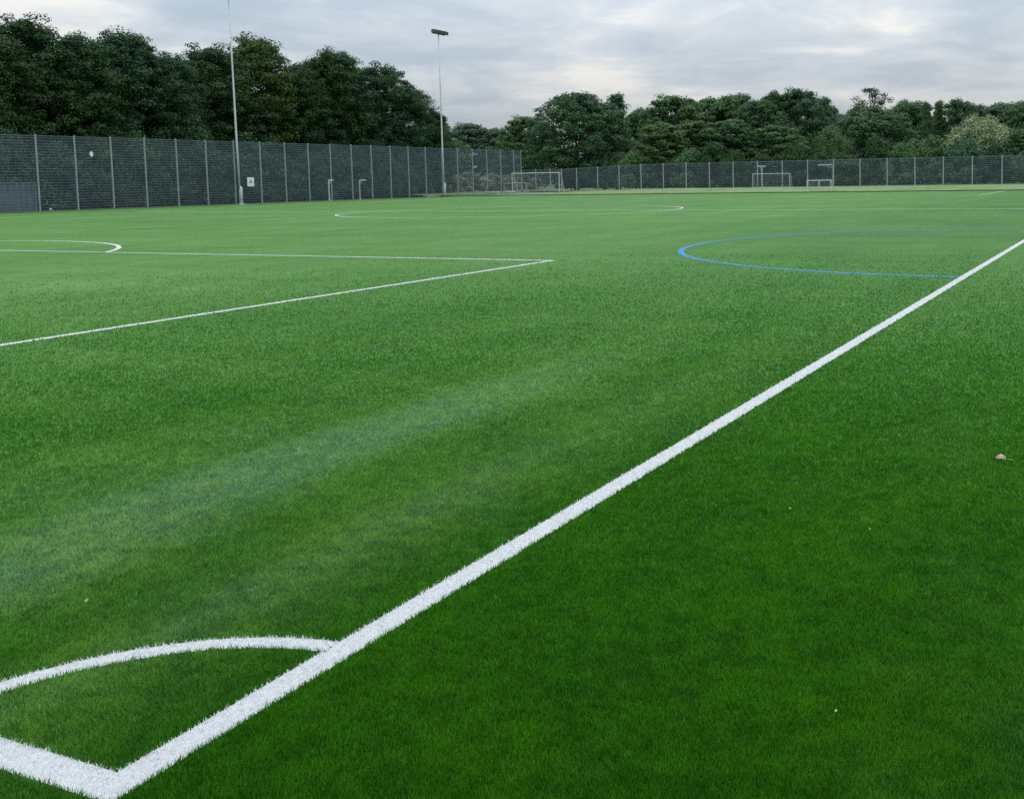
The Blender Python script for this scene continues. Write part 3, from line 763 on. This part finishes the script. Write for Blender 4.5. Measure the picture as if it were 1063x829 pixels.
# ------------------------------------------------------------------ sky, sun, camera
w = bpy.data.worlds.new('World'); S.world = w; w.use_nodes = True
nt = w.node_tree; nt.nodes.clear()
SUN_EL, SUN_AZ = R(48), R(-12)          # azimuth from +Y, negative = west of it
sky = N(nt, 'ShaderNodeTexSky', sky_type='NISHITA'); sky.sun_disc = False; sky.sun_elevation = SUN_EL; sky.sun_rotation = SUN_AZ
sky.air_density = 1.2; sky.dust_density = 2.0
bg1 = N(nt, 'ShaderNodeBackground'); bg1.inputs['Strength'].default_value = 0.10; nt.links.new(sky.outputs[0], bg1.inputs['Color'])
tc = N(nt, 'ShaderNodeTexCoord'); d = tc.outputs['Generated']
sp = N(nt, 'ShaderNodeSeparateXYZ'); nt.links.new(d, sp.inputs[0])
zz = math_n(nt, 'ADD', math_n(nt, 'MAXIMUM', sp.outputs['Z'], 0.0), 0.17)
cb = N(nt, 'ShaderNodeCombineXYZ')
nt.links.new(math_n(nt, 'DIVIDE', sp.outputs['X'], zz), cb.inputs['X']); nt.links.new(math_n(nt, 'DIVIDE', sp.outputs['Y'], zz), cb.inputs['Y'])
P = cb.outputs[0]
n1 = noise(nt, P, 0.95, 5, 0.5, 0.5); n2 = noise(nt, P, 2.6, 8, 0.6, 0.6)
f = math_n(nt, 'ADD', math_n(nt, 'MULTIPLY', n1, 0.65), math_n(nt, 'MULTIPLY', n2, 0.35))
ramp = N(nt, 'ShaderNodeValToRGB'); nt.links.new(f, ramp.inputs['Fac'])
e = ramp.color_ramp.elements
e[0].position, e[0].color = 0.37, (0.44, 0.54, 0.66, 1)
e[1].position, e[1].color = 0.62, (0.94, 0.935, 0.91, 1)
q = e.new(0.46); q.color = (0.52, 0.61, 0.71, 1)
q = e.new(0.55); q.color = (0.70, 0.76, 0.82, 1)
bg2 = N(nt, 'ShaderNodeBackground'); nt.links.new(math_n(nt, 'ADD', math_n(nt, 'MULTIPLY', math_n(nt, 'MAXIMUM', sp.outputs['Z'], 0.0), 2.8), 0.61), bg2.inputs['Strength']); nt.links.new(ramp.outputs[0], bg2.inputs['Color'])
mx = N(nt, 'ShaderNodeMixShader'); mx.inputs[0].default_value = 0.9
nt.links.new(bg1.outputs[0], mx.inputs[1]); nt.links.new(bg2.outputs[0], mx.inputs[2])
out = N(nt, 'ShaderNodeOutputWorld'); nt.links.new(mx.outputs[0], out.inputs['Surface'])

sl = bpy.data.lights.new('sun', 'SUN'); sl.energy = 0.9; sl.angle = R(18); sl.color = (1.0, 0.96, 0.9)
so = bpy.data.objects.new('sun', sl); COL.objects.link(so)
sd = Vector((math.sin(SUN_AZ) * math.cos(SUN_EL), math.cos(SUN_AZ) * math.cos(SUN_EL), math.sin(SUN_EL)))
so.rotation_euler = sd.to_track_quat('Z', 'Y').to_euler(); so.location = (0, 0, 60)

cam = bpy.data.cameras.new('camera'); co = bpy.data.objects.new('camera', cam); COL.objects.link(co)
Rt = Vector((0.91438217, 0.40449963, -0.01689068)); Up = Vector((-0.01818071, 0.08270495, 0.99640823)); Fw = Vector((-0.40444371, 0.91079083, -0.08297802))
mw = Matrix((Rt, Up, -Fw)).transposed().to_4x4(); mw.translation = Vector(CAM.tolist()); co.matrix_world = mw
cam.sensor_width = 36.0; cam.sensor_fit = 'HORIZONTAL'; cam.lens = 1094.8366919 / 1063 * 36
cam.shift_x = -(698.668 - 531.5) / 1063; cam.shift_y = -(414.5 - 276.105) / 1063
cam.clip_start = 0.05; cam.clip_end = 3000
S.camera = co
S.view_settings.view_transform = 'Standard'; S.view_settings.look = 'None'; S.view_settings.exposure = 0; S.view_settings.gamma = 1
S.view_settings.use_curve_mapping = False
S.cycles.max_bounces = 6; S.cycles.diffuse_bounces = 3; S.cycles.use_denoising = False
